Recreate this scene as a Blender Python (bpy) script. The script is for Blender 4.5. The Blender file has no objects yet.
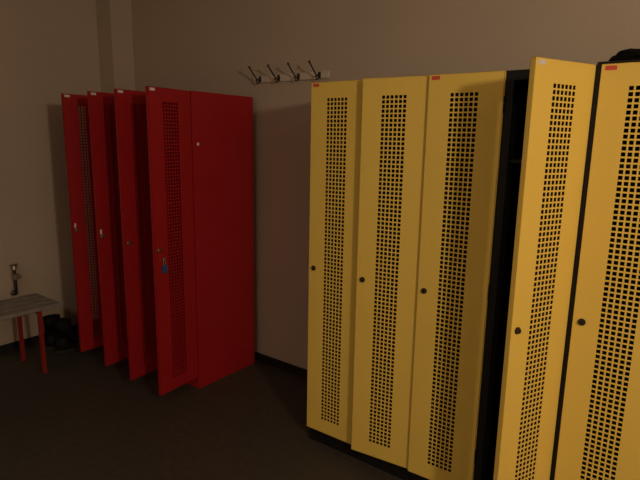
import bpy, bmesh, math, random
from mathutils import Matrix, Vector, noise
random.seed(4)
C=bpy.context.scene.collection
S=bpy.context.scene
S.view_settings.view_transform='Standard'
S.view_settings.look='None'
S.view_settings.exposure=0
# ---------------------------------------------------------------- materials
def mat(name,col,rough=.6,metal=0,var=.08,scale=8,bump=0,bscale=60,spec=.5):
    m=bpy.data.materials.new(name); m.use_nodes=True
    nt=m.node_tree; b=nt.nodes['Principled BSDF']
    b.inputs['Roughness'].default_value=rough; b.inputs['Metallic'].default_value=metal
    b.inputs['Specular IOR Level'].default_value=spec
    tc=nt.nodes.new('ShaderNodeTexCoord')
    n=nt.nodes.new('ShaderNodeTexNoise'); n.inputs['Scale'].default_value=scale; n.inputs['Detail'].default_value=5
    nt.links.new(tc.outputs['Object'],n.inputs['Vector'])
    r=nt.nodes.new('ShaderNodeValToRGB')
    r.color_ramp.elements[0].position=.3; r.color_ramp.elements[1].position=.7
    r.color_ramp.elements[0].color=[c*(1-var) for c in col]+[1]
    r.color_ramp.elements[1].color=[min(1,c*(1+var)) for c in col]+[1]
    nt.links.new(n.outputs['Fac'],r.inputs['Fac']); nt.links.new(r.outputs['Color'],b.inputs['Base Color'])
    if bump:
        n2=nt.nodes.new('ShaderNodeTexNoise'); n2.inputs['Scale'].default_value=bscale; n2.inputs['Detail'].default_value=4
        nt.links.new(tc.outputs['Object'],n2.inputs['Vector'])
        bp=nt.nodes.new('ShaderNodeBump'); bp.inputs['Strength'].default_value=bump; bp.inputs['Distance'].default_value=.01
        nt.links.new(n2.outputs['Fac'],bp.inputs['Height']); nt.links.new(bp.outputs['Normal'],b.inputs['Normal'])
    return m
M_wall=mat('wall_plaster',(.57,.485,.395),.9,var=.03,scale=2,bump=.12,bscale=90,spec=.2)
M_ceil=mat('ceiling_paint',(.50,.45,.39),.9,var=.03)
M_floor=mat('floor_linoleum',(.066,.058,.047),.5,var=.15,scale=30,bump=.05,spec=.3)
M_base=mat('baseboard_black',(.012,.011,.010),.6)
M_yel=mat('yellow_powdercoat',(.95,.69,.14),.6,var=.02,scale=4,bump=.03,bscale=250,spec=.35)
M_red=mat('red_powdercoat',(.40,.011,.014),.5,var=.05,scale=4,bump=.03,bscale=250,spec=.4)
M_blk=mat('black_powdercoat',(.008,.008,.009),.6,spec=.3)
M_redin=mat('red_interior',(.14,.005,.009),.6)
M_metal=mat('zinc_metal',(.45,.43,.40),.35,metal=.9)
M_dkmetal=mat('dark_metal',(.08,.075,.07),.4,metal=.8)
M_white=mat('label_white',(.8,.78,.74),.6)
M_lred=mat('label_red',(.75,.10,.07),.6)
M_blue=mat('padlock_blue',(.03,.12,.30),.4)
M_wood=mat('bench_slat_grey',(.29,.26,.24),.65,var=.2,scale=14)
M_benchred=mat('bench_leg_red',(.30,.02,.015),.45)
M_rail=mat('hook_rail_wood',(.72,.64,.54),.5,var=.08)
M_bag=mat('bag_nylon_black',(.009,.009,.010),.75,bump=.3,bscale=40,spec=.25)
M_boot=mat('boot_leather_black',(.008,.0075,.0075),.7,spec=.25)
M_sole=mat('boot_sole',(.02,.018,.017),.8)
# ---------------------------------------------------------------- helpers
def link(me,name,parent=None,m=None,loc=(0,0,0),rot=0):
    o=bpy.data.objects.new(name,me); C.objects.link(o)
    if parent: o.parent=parent
    o.location=loc; o.rotation_euler=(0,0,rot)
    if m: me.materials.append(m)
    return o
def empty(name,loc,rot=0):
    e=bpy.data.objects.new(name,None); C.objects.link(e); e.location=loc; e.rotation_euler=(0,0,rot)
    e.empty_display_size=.1; return e
def boxes(name,bl,parent=None,m=None,loc=(0,0,0),rot=0,bevel=0):
    bm=bmesh.new()
    for (x0,x1,y0,y1,z0,z1) in bl:
        mt=Matrix.Translation(((x0+x1)/2,(y0+y1)/2,(z0+z1)/2))@Matrix.Diagonal((abs(x1-x0),abs(y1-y0),abs(z1-z0),1))
        bmesh.ops.create_cube(bm,size=1,matrix=mt)
    if bevel: bmesh.ops.bevel(bm,geom=list(bm.edges),offset=bevel,segments=2,affect='EDGES')
    me=bpy.data.meshes.new(name); bm.to_mesh(me); bm.free()
    return link(me,name,parent,m,loc,rot)
def cyl(bm,p0,p1,r0,r1=None,seg=20):
    p0=Vector(p0);p1=Vector(p1);d=p1-p0
    q=d.to_track_quat('Z','Y').to_matrix().to_4x4()
    bmesh.ops.create_cone(bm,cap_ends=True,segments=seg,radius1=r0,radius2=r0 if r1 is None else r1,depth=d.length,
        matrix=Matrix.Translation((p0+p1)/2)@q)
def fin(bm,name,parent,m,loc=(0,0,0),rot=0,smooth=True):
    me=bpy.data.meshes.new(name); bm.to_mesh(me); bm.free()
    if smooth:
        for p in me.polygons:p.use_smooth=len(p.vertices)==4 or len(p.vertices)==3
    return link(me,name,parent,m,loc,rot)
def tube(name,pts,r,parent,m,loc=(0,0,0)):
    cu=bpy.data.curves.new(name,'CURVE'); cu.dimensions='3D'; cu.bevel_depth=r; cu.bevel_resolution=4; cu.use_fill_caps=True
    s=cu.splines.new('NURBS'); s.points.add(len(pts)-1)
    for p,q in zip(s.points,pts): p.co=(*q,1)
    s.order_u=3; s.use_endpoint_u=True
    o=bpy.data.objects.new(name,cu); C.objects.link(o); o.parent=parent; o.location=loc
    cu.materials.append(m); return o
# ---------------------------------------------------------------- room
H=2.75; XL,XR,YB,YF=-3.927,3.2,2.52,-2.4
boxes('floor',[(XL-.1,XR+.1,YF-.1,YB+.1,-.1,0)],m=M_floor)
boxes('ceiling',[(XL-.1,XR+.1,YF-.1,YB+.1,H,H+.1)],m=M_ceil)
boxes('wall_back',[(XL-.1,XR+.1,YB,YB+.1,0,H)],m=M_wall)
boxes('wall_left',[(XL-.1,XL,YF,YB,0,H)],m=M_wall)
boxes('wall_right',[(XR,XR+.1,YF,YB,0,H)],m=M_wall)
boxes('wall_front',[(XL-.1,XR+.1,YF-.1,YF,0,H)],m=M_wall)
boxes('wall_pilaster',[(XL,-3.738,2.337,YB,0,H)],m=M_wall,bevel=.004)
boxes('baseboard_back',[(-3.738,XR,YB-.012,YB,0,.055)],m=M_base)
boxes('baseboard_left',[(XL,XL+.012,YF,2.337,0,.055)],m=M_base)
# ---------------------------------------------------------------- lockers
ZB=.08; ZT=1.8
def door_mesh(w,h):
    """sheet with a band of square punched holes; x -w..0, front face y=0, z 0..h"""
    pitch=.0188; hole=.0131; cols=6; band=cols*pitch
    xs=[-w]; x0=-w/2-band/2
    hx=[]
    for i in range(cols):
        a=x0+i*pitch+(pitch-hole)/2; hx.append(len(xs)); xs+= [a,a+hole]
    xs.append(0)
    rows=int((h-.138)/pitch); z0=.07; zs=[0]; hz=[]
    for j in range(rows):
        a=z0+j*pitch+(pitch-hole)/2; hz.append(len(zs)); zs+=[a,a+hole]
    zs.append(h)
    t=.0015; nx,nz=len(xs),len(zs); V=[];F=[]
    for y in (0,t):
        for z in zs:
            for x in xs: V.append((x,y,z))
    I=lambda l,j,i:l*nx*nz+j*nx+i
    HX=set(hx);HZ=set(hz)
    for j in range(nz-1):
        for i in range(nx-1):
            a,b,c,d=I(0,j,i),I(0,j,i+1),I(0,j+1,i+1),I(0,j+1,i)
            A,B,Cc,D=I(1,j,i),I(1,j,i+1),I(1,j+1,i+1),I(1,j+1,i)
            if i in HX and j in HZ:
                F+=[(a,A,B,b),(b,B,Cc,c),(c,Cc,D,d),(d,D,A,a)]
            else: F+=[(a,b,c,d),(A,D,Cc,B)]
    def bx(x0,x1,y0,y1,z0,z1):
        n=len(V)
        for z in (z0,z1):
            for y in (y0,y1):
                for x in (x0,x1): V.append((x,y,z))
        for f in ((0,2,3,1),(4,5,7,6),(0,1,5,4),(2,6,7,3),(0,4,6,2),(1,3,7,5)): F.append(tuple(n+k for k in f))
    e=.002
    bx(-w,-w+e,0,.018,0,h); bx(-e,0,0,.018,0,h); bx(-w,0,0,.018,0,e); bx(-w,0,0,.018,h-e,h)
    bx(-w,-w+.014,.0165,.018,0,h); bx(-.014,0,.0165,.018,0,h); bx(-w,0,.0165,.018,0,.014); bx(-w,0,.0165,.018,h-.014,h)
    me=bpy.data.meshes.new('door'); me.from_pydata(V,[],F); me.update()
    return me
def locker(name,x,y,mdoor,mbody,min_,ang,W=.2995,inset=0,label=None,labels2=(),hy=-.02,padlock=False,sticker=False):
    e=empty(name,(x,y,0)); w=W; D=.493; t=.012
    g=.0005
    body=[(-w+g,-w+t,0,D,0,ZT),(-t,-g,0,D,0,ZT),(-w+t,-t,0,D,ZT-t,ZT),(-w+t,-t,D-t,D,0,ZT-t),
          (-w+t,-t,.0,D-t,ZB-.02,ZB),(-w+t,-t,0,.012,0,ZB-.02)]
    boxes('carcass',body,e,mbody)
    boxes('frame',[(-w+t,-w+.026,.001,.012,ZB,ZT-t),(-.026,-t,.001,.012,ZB,ZT-t),(-w+.026,-.026,.001,.012,ZT-.034,ZT-t)],e,mbody)
    boxes('shelf',[(-w+t,-t,.04,D-t,1.47,1.482)],e,min_)
    boxes('inner_lining',[(-w+t,-t,D-t-.003,D-t,ZB,ZT-t)],e,min_)
    tube('clothes_rail',[(-w+t,.25,1.42),(-w/2,.25,1.42),(-t,.25,1.42)],.008,e,mbody)
    if inset: boxes('side_edge_strip',[(-w+g,-w+inset-.001,-.022,0,0,ZT+.006),(-w+inset-.001,-g,-.022,0,ZT+.0005,ZT+.006)],e,mbody)
    dw=w-.004-inset; dh=ZT-ZB-.002
    d=empty('door_pivot',(-.002,hy,ZB)); d.rotation_euler=(0,0,math.radians(ang)); d.parent=e
    me=door_mesh(dw,dh); link(me,'door',d,mdoor)
    bm=bmesh.new(); lz=.93-ZB
    cyl(bm,(-dw+.03,.001,lz),(-dw+.03,-.004,lz),.0125); cyl(bm,(-dw+.03,-.003,lz),(-dw+.03,-.010,lz),.0095,.0085)
    cyl(bm,(-dw+.03,.03,lz),(-dw+.03,.0,lz),.009)
    fin(bm,'lock_cylinder',d,M_dkmetal if mdoor==M_yel else M_metal,smooth=False)
    boxes('keyway',[(-dw+.0285,-dw+.0315,-.0106,-.0095,lz-.006,lz+.006)],d,M_blk)
    boxes('latch_plate',[(-dw+.015,-dw+.045,.016,.022,lz-.03,lz+.03)],d,M_dkmetal)
    for k,hz in enumerate((.15,.86,1.57)):
        bm=bmesh.new(); cyl(bm,(.001,.012,hz),(.001,.012,hz+.06),.0035); fin(bm,'hinge_%d'%(k+1),d,mbody)
    if label: boxes('number_label',[(-dw+.012,-dw+.045,-.0012,0.0,dh-.020,dh-.006)],d,label)
    for (lx,lz2,lw,lh,lm) in labels2: boxes('tag',[(-dw+lx,-dw+lx+lw,-.0012,0,lz2-ZB,lz2-ZB+lh)],d,lm)
    if padlock:
        boxes('padlock_body',[(-dw+.04,-dw+.068,-.020,-.004,.80-ZB+.0,.845-ZB)],d,M_blue,bevel=.003)
        tube('padlock_shackle',[(-dw+.046,-.012,.843-ZB),(-dw+.046,-.012,.88-ZB),(-dw+.054,-.012,.888-ZB),(-dw+.062,-.012,.88-ZB),(-dw+.062,-.012,.843-ZB)],.003,d,M_metal)
    if sticker:
        bm=bmesh.new(); cyl(bm,(-.0006,.04,1.505),(.0009,.04,1.505),.009); fin(bm,'side_sticker',e,M_white,smooth=False)
    return e
YX0=-1.530; YY=1.973; P=.2945
yang=[1.0,6.5,2.5,66,.6,1]
for i in range(6):
    lab={2:M_lred,3:M_white,4:M_lred,0:M_lred}.get(i)
    locker('yellow_locker',YX0+(i+1)*P,YY,M_yel,M_blk,M_blk,yang[i],W=P-.0005,inset=.012 if i==4 else 0,label=lab)
RX=-2.402
for k,(a,lab,dy) in enumerate([(95,M_white,0),(95,M_white,.008),(95,M_white,.022),(87,M_white,.04)]):
    t=[(.015,.945,.012,.03,M_white)] if k in(2,3) else []
    locker('red_locker',RX-.3*k,1.972+dy,M_red,M_red,M_redin,a,label=lab,labels2=t,hy=-.004,padlock=(k==0),sticker=(k==0))
# ---------------------------------------------------------------- hook rail
e=empty('coat_hook_rail',(-2.138,YB,1.91))
boxes('rail_board',[(-.298,.298,-.018,0,-.02,.02)],e,M_rail,bevel=.003)
for i in range(4):
    x=-.235+i*.157
    boxes('hook_plate_%d'%(i+1),[(x-.010,x+.010,-.022,-.018,-.018,.018)],e,M_dkmetal,bevel=.001)
    tube('hook_upper_%d'%(i+1),[(x,-.02,-.006),(x,-.04,-.008),(x,-.07,.015),(x,-.115,.062)],.0045,e,M_dkmetal)
    tube('hook_lower_%d'%(i+1),[(x,-.02,-.01),(x,-.035,-.028),(x,-.05,-.026),(x,-.052,-.008)],.0035,e,M_dkmetal)
    bm=bmesh.new(); bmesh.ops.create_uvsphere(bm,u_segments=14,v_segments=10,radius=.008,matrix=Matrix.Translation((x,-.115,.062)))
    bmesh.ops.create_uvsphere(bm,u_segments=14,v_segments=10,radius=.006,matrix=Matrix.Translation((x,-.052,-.008)))
    fin(bm,'hook_balls_%d'%(i+1),e,M_dkmetal)
# ---------------------------------------------------------------- bench
e=empty('locker_room_bench',(-3.515,1.0,0))
sl=[]
for k in range(4):
    x0=-.175+k*.09; sl.append((x0,x0+.08,-.62,.615,.43,.455))
boxes('seat_slats',sl,e,M_wood,bevel=.004)
fr=[]
for y in (-.48,.48):
    fr+=[(-.165,.165,y-.012,y+.012,.405,.43),(-.165,-.141,y-.012,y+.012,0,.405),(.141,.165,y-.012,y+.012,0,.405)]
fr+=[(-.012,.012,-.465,.465,.405,.429)]
boxes('frame_legs',fr,e,M_benchred,bevel=.002)
# ---------------------------------------------------------------- pipe valve
e=empty('wall_pipe_valve',(XL,1.56,.42))
tube('pipe',[(0,0,0),(.05,0,0),(.055,0,.02),(.055,0,.12),(.055,0,.19)],.011,e,M_dkmetal)
bm=bmesh.new(); cyl(bm,(.055,0,.11),(.055,0,.15),.016); cyl(bm,(.055,0,.13),(.10,0,.14),.009); cyl(bm,(.095,0,.138),(.115,0,.142),.02,.018)
cyl(bm,(.055,0,.185),(.055,0,.21),.020,.014); cyl(bm,(0,0,0),(.006,0,0),.022)
fin(bm,'valve_body',e,M_metal,smooth=False)
boxes('handle',[(.045,.065,-.025,.025,.208,.222)],e,M_metal,bevel=.003)
# ---------------------------------------------------------------- boots
def boot(x,y,rot):
    e=empty('work_boot',(x,y,0),rot)
    prof=[(.275,.035,.010,.010,.0),(.265,.04,.032,.028,.0),(.235,.05,.045,.040,.0),(.19,.058,.050,.046,.1),(.15,.068,.047,.054,.3),
          (.11,.088,.044,.062,.7),(.075,.125,.044,.058,1.2),(.06,.165,.046,.055,1.5),(.058,.205,.050,.058,1.57),(.057,.24,.052,.060,1.57)]
    bm=bmesh.new(); rings=[]
    for (cx,cz,ry,rz,t) in prof:
        ring=[]
        for k in range(20):
            a=2*math.pi*k/20; u=math.cos(a)*ry; v=math.sin(a)*rz
            px=cx-math.sin(t)*v; pz=max(.018,cz+math.cos(t)*v)
            ring.append(bm.verts.new((px,u,pz)))
        rings.append(ring)
    for a,b in zip(rings,rings[1:]):
        for k in range(20): bm.faces.new((a[k],a[(k+1)%20],b[(k+1)%20],b[k]))
    bm.faces.new(rings[0][::-1])
    hb=[bm.verts.new((v.co.x*.9+.0057,v.co.y*.9,v.co.z-.0)) for v in rings[-1]]
    for k in range(20): bm.faces.new((rings[-1][k],rings[-1][(k+1)%20],hb[(k+1)%20],hb[k]))
    lo=[bm.verts.new((v.co.x,v.co.y,.12)) for v in hb]
    for k in range(20): bm.faces.new((hb[k],hb[(k+1)%20],lo[(k+1)%20],lo[k]))
    bm.faces.new(lo)
    bmesh.ops.create_uvsphere(bm,u_segments=16,v_segments=12,radius=1,matrix=Matrix.Translation((.05,0,.065))@Matrix.Diagonal((.052,.042,.055,1)))
    bmesh.ops.recalc_face_normals(bm,faces=bm.faces)
    fin(bm,'boot_upper',e,M_boot)
    bm=bmesh.new(); out=[]
    for k in range(28):
        a=2*math.pi*k/28; cx=math.cos(a); s=math.sin(a)
        X=.138+cx*.145; w=.05 if cx>0 else .042
        out.append((X,s*w))
    lo=[bm.verts.new((a,b,0)) for a,b in out]; hi=[bm.verts.new((a,b,.024)) for a,b in out]
    bm.faces.new(lo[::-1]);bm.faces.new(hi)
    for k in range(28): bm.faces.new((lo[k],lo[(k+1)%28],hi[(k+1)%28],hi[k]))
    fin(bm,'boot_sole',e,M_sole,smooth=False)
    for k in range(3):
        z=.12+k*.035; x0=.118-k*.012
        tube('lace_%d'%(k+1),[(x0,-.03,z),(x0+.014,0,z+.006),(x0,.03,z)],.003,e,M_sole)
boot(-3.73,1.67,1.65); boot(-3.61,1.68,1.5)
# ---------------------------------------------------------------- bag on locker
e=empty('black_duffel_bag',(-.095,2.15,ZT+.007))
bm=bmesh.new(); bmesh.ops.create_icosphere(bm,subdivisions=5,radius=1)
for v in bm.verts:
    p=v.co.copy(); n=noise.noise(p*2.3)*.16+noise.noise(p*6)*.09+abs(noise.noise(p*11))*.05
    sx=lambda c,e:math.copysign(abs(c)**e,c)
    q=Vector((sx(p.x,.7)*.25,sx(p.y,.75)*.15,sx(p.z,.8)*.028+.026))
    q+=Vector((p.x*.05,p.y*.05,p.z*.06))*n*2
    q.z=max(0,q.z); v.co=q
fin(bm,'bag_body',e,M_bag)
tube('carry_handle',[(-.16,-.06,.035),(-.14,-.08,.055),(-.07,-.07,.060),(.03,-.08,.056),(.08,-.07,.04)],.009,e,M_bag)
tube('zip_line',[(-.22,0,.036),(-.1,.0,.053),(.1,.0,.053),(.22,0,.036)],.004,e,M_dkmetal)
# ---------------------------------------------------------------- lights
def area(name,loc,target,sx,sy,power,col):
    l=bpy.data.lights.new(name,'AREA'); l.shape='RECTANGLE'; l.size=sx; l.size_y=sy; l.energy=power; l.color=col
    o=bpy.data.objects.new(name,l); C.objects.link(o); o.location=loc
    d=Vector(target)-Vector(loc); o.rotation_euler=d.to_track_quat('-Z','Y').to_euler(); return o
pl=bpy.data.lights.new('wall_lamp_light','POINT'); pl.energy=88; pl.color=(1,.765,.53); pl.shadow_soft_size=.10
po=bpy.data.objects.new('wall_lamp_light',pl); C.objects.link(po); po.location=(1.6,.10,2.10)
area('ceiling_fill_light',(-.8,-1.3,2.7),(-.8,-1.0,0),1.2,.4,11,(1,.82,.65))  # weak fill added behind the camera to even out brightness, no fixture modelled
w=bpy.data.worlds.new('world'); S.world=w; w.use_nodes=True
w.node_tree.nodes['Background'].inputs[0].default_value=(.9,.75,.6,1); w.node_tree.nodes['Background'].inputs[1].default_value=.05
# ---------------------------------------------------------------- camera
cam=bpy.data.cameras.new('camera'); co=bpy.data.objects.new('camera',cam); C.objects.link(co)
cam.sensor_width=36; cam.lens=520.584/640*36; cam.clip_start=.05
R=Matrix.Rotation(math.radians(36.886),4,'Z')@Matrix.Rotation(math.radians(90-10.915),4,'X')@Matrix.Rotation(math.radians(1.011),4,'Z')
co.matrix_world=Matrix.Translation((0,0,1.543))@R
S.camera=co
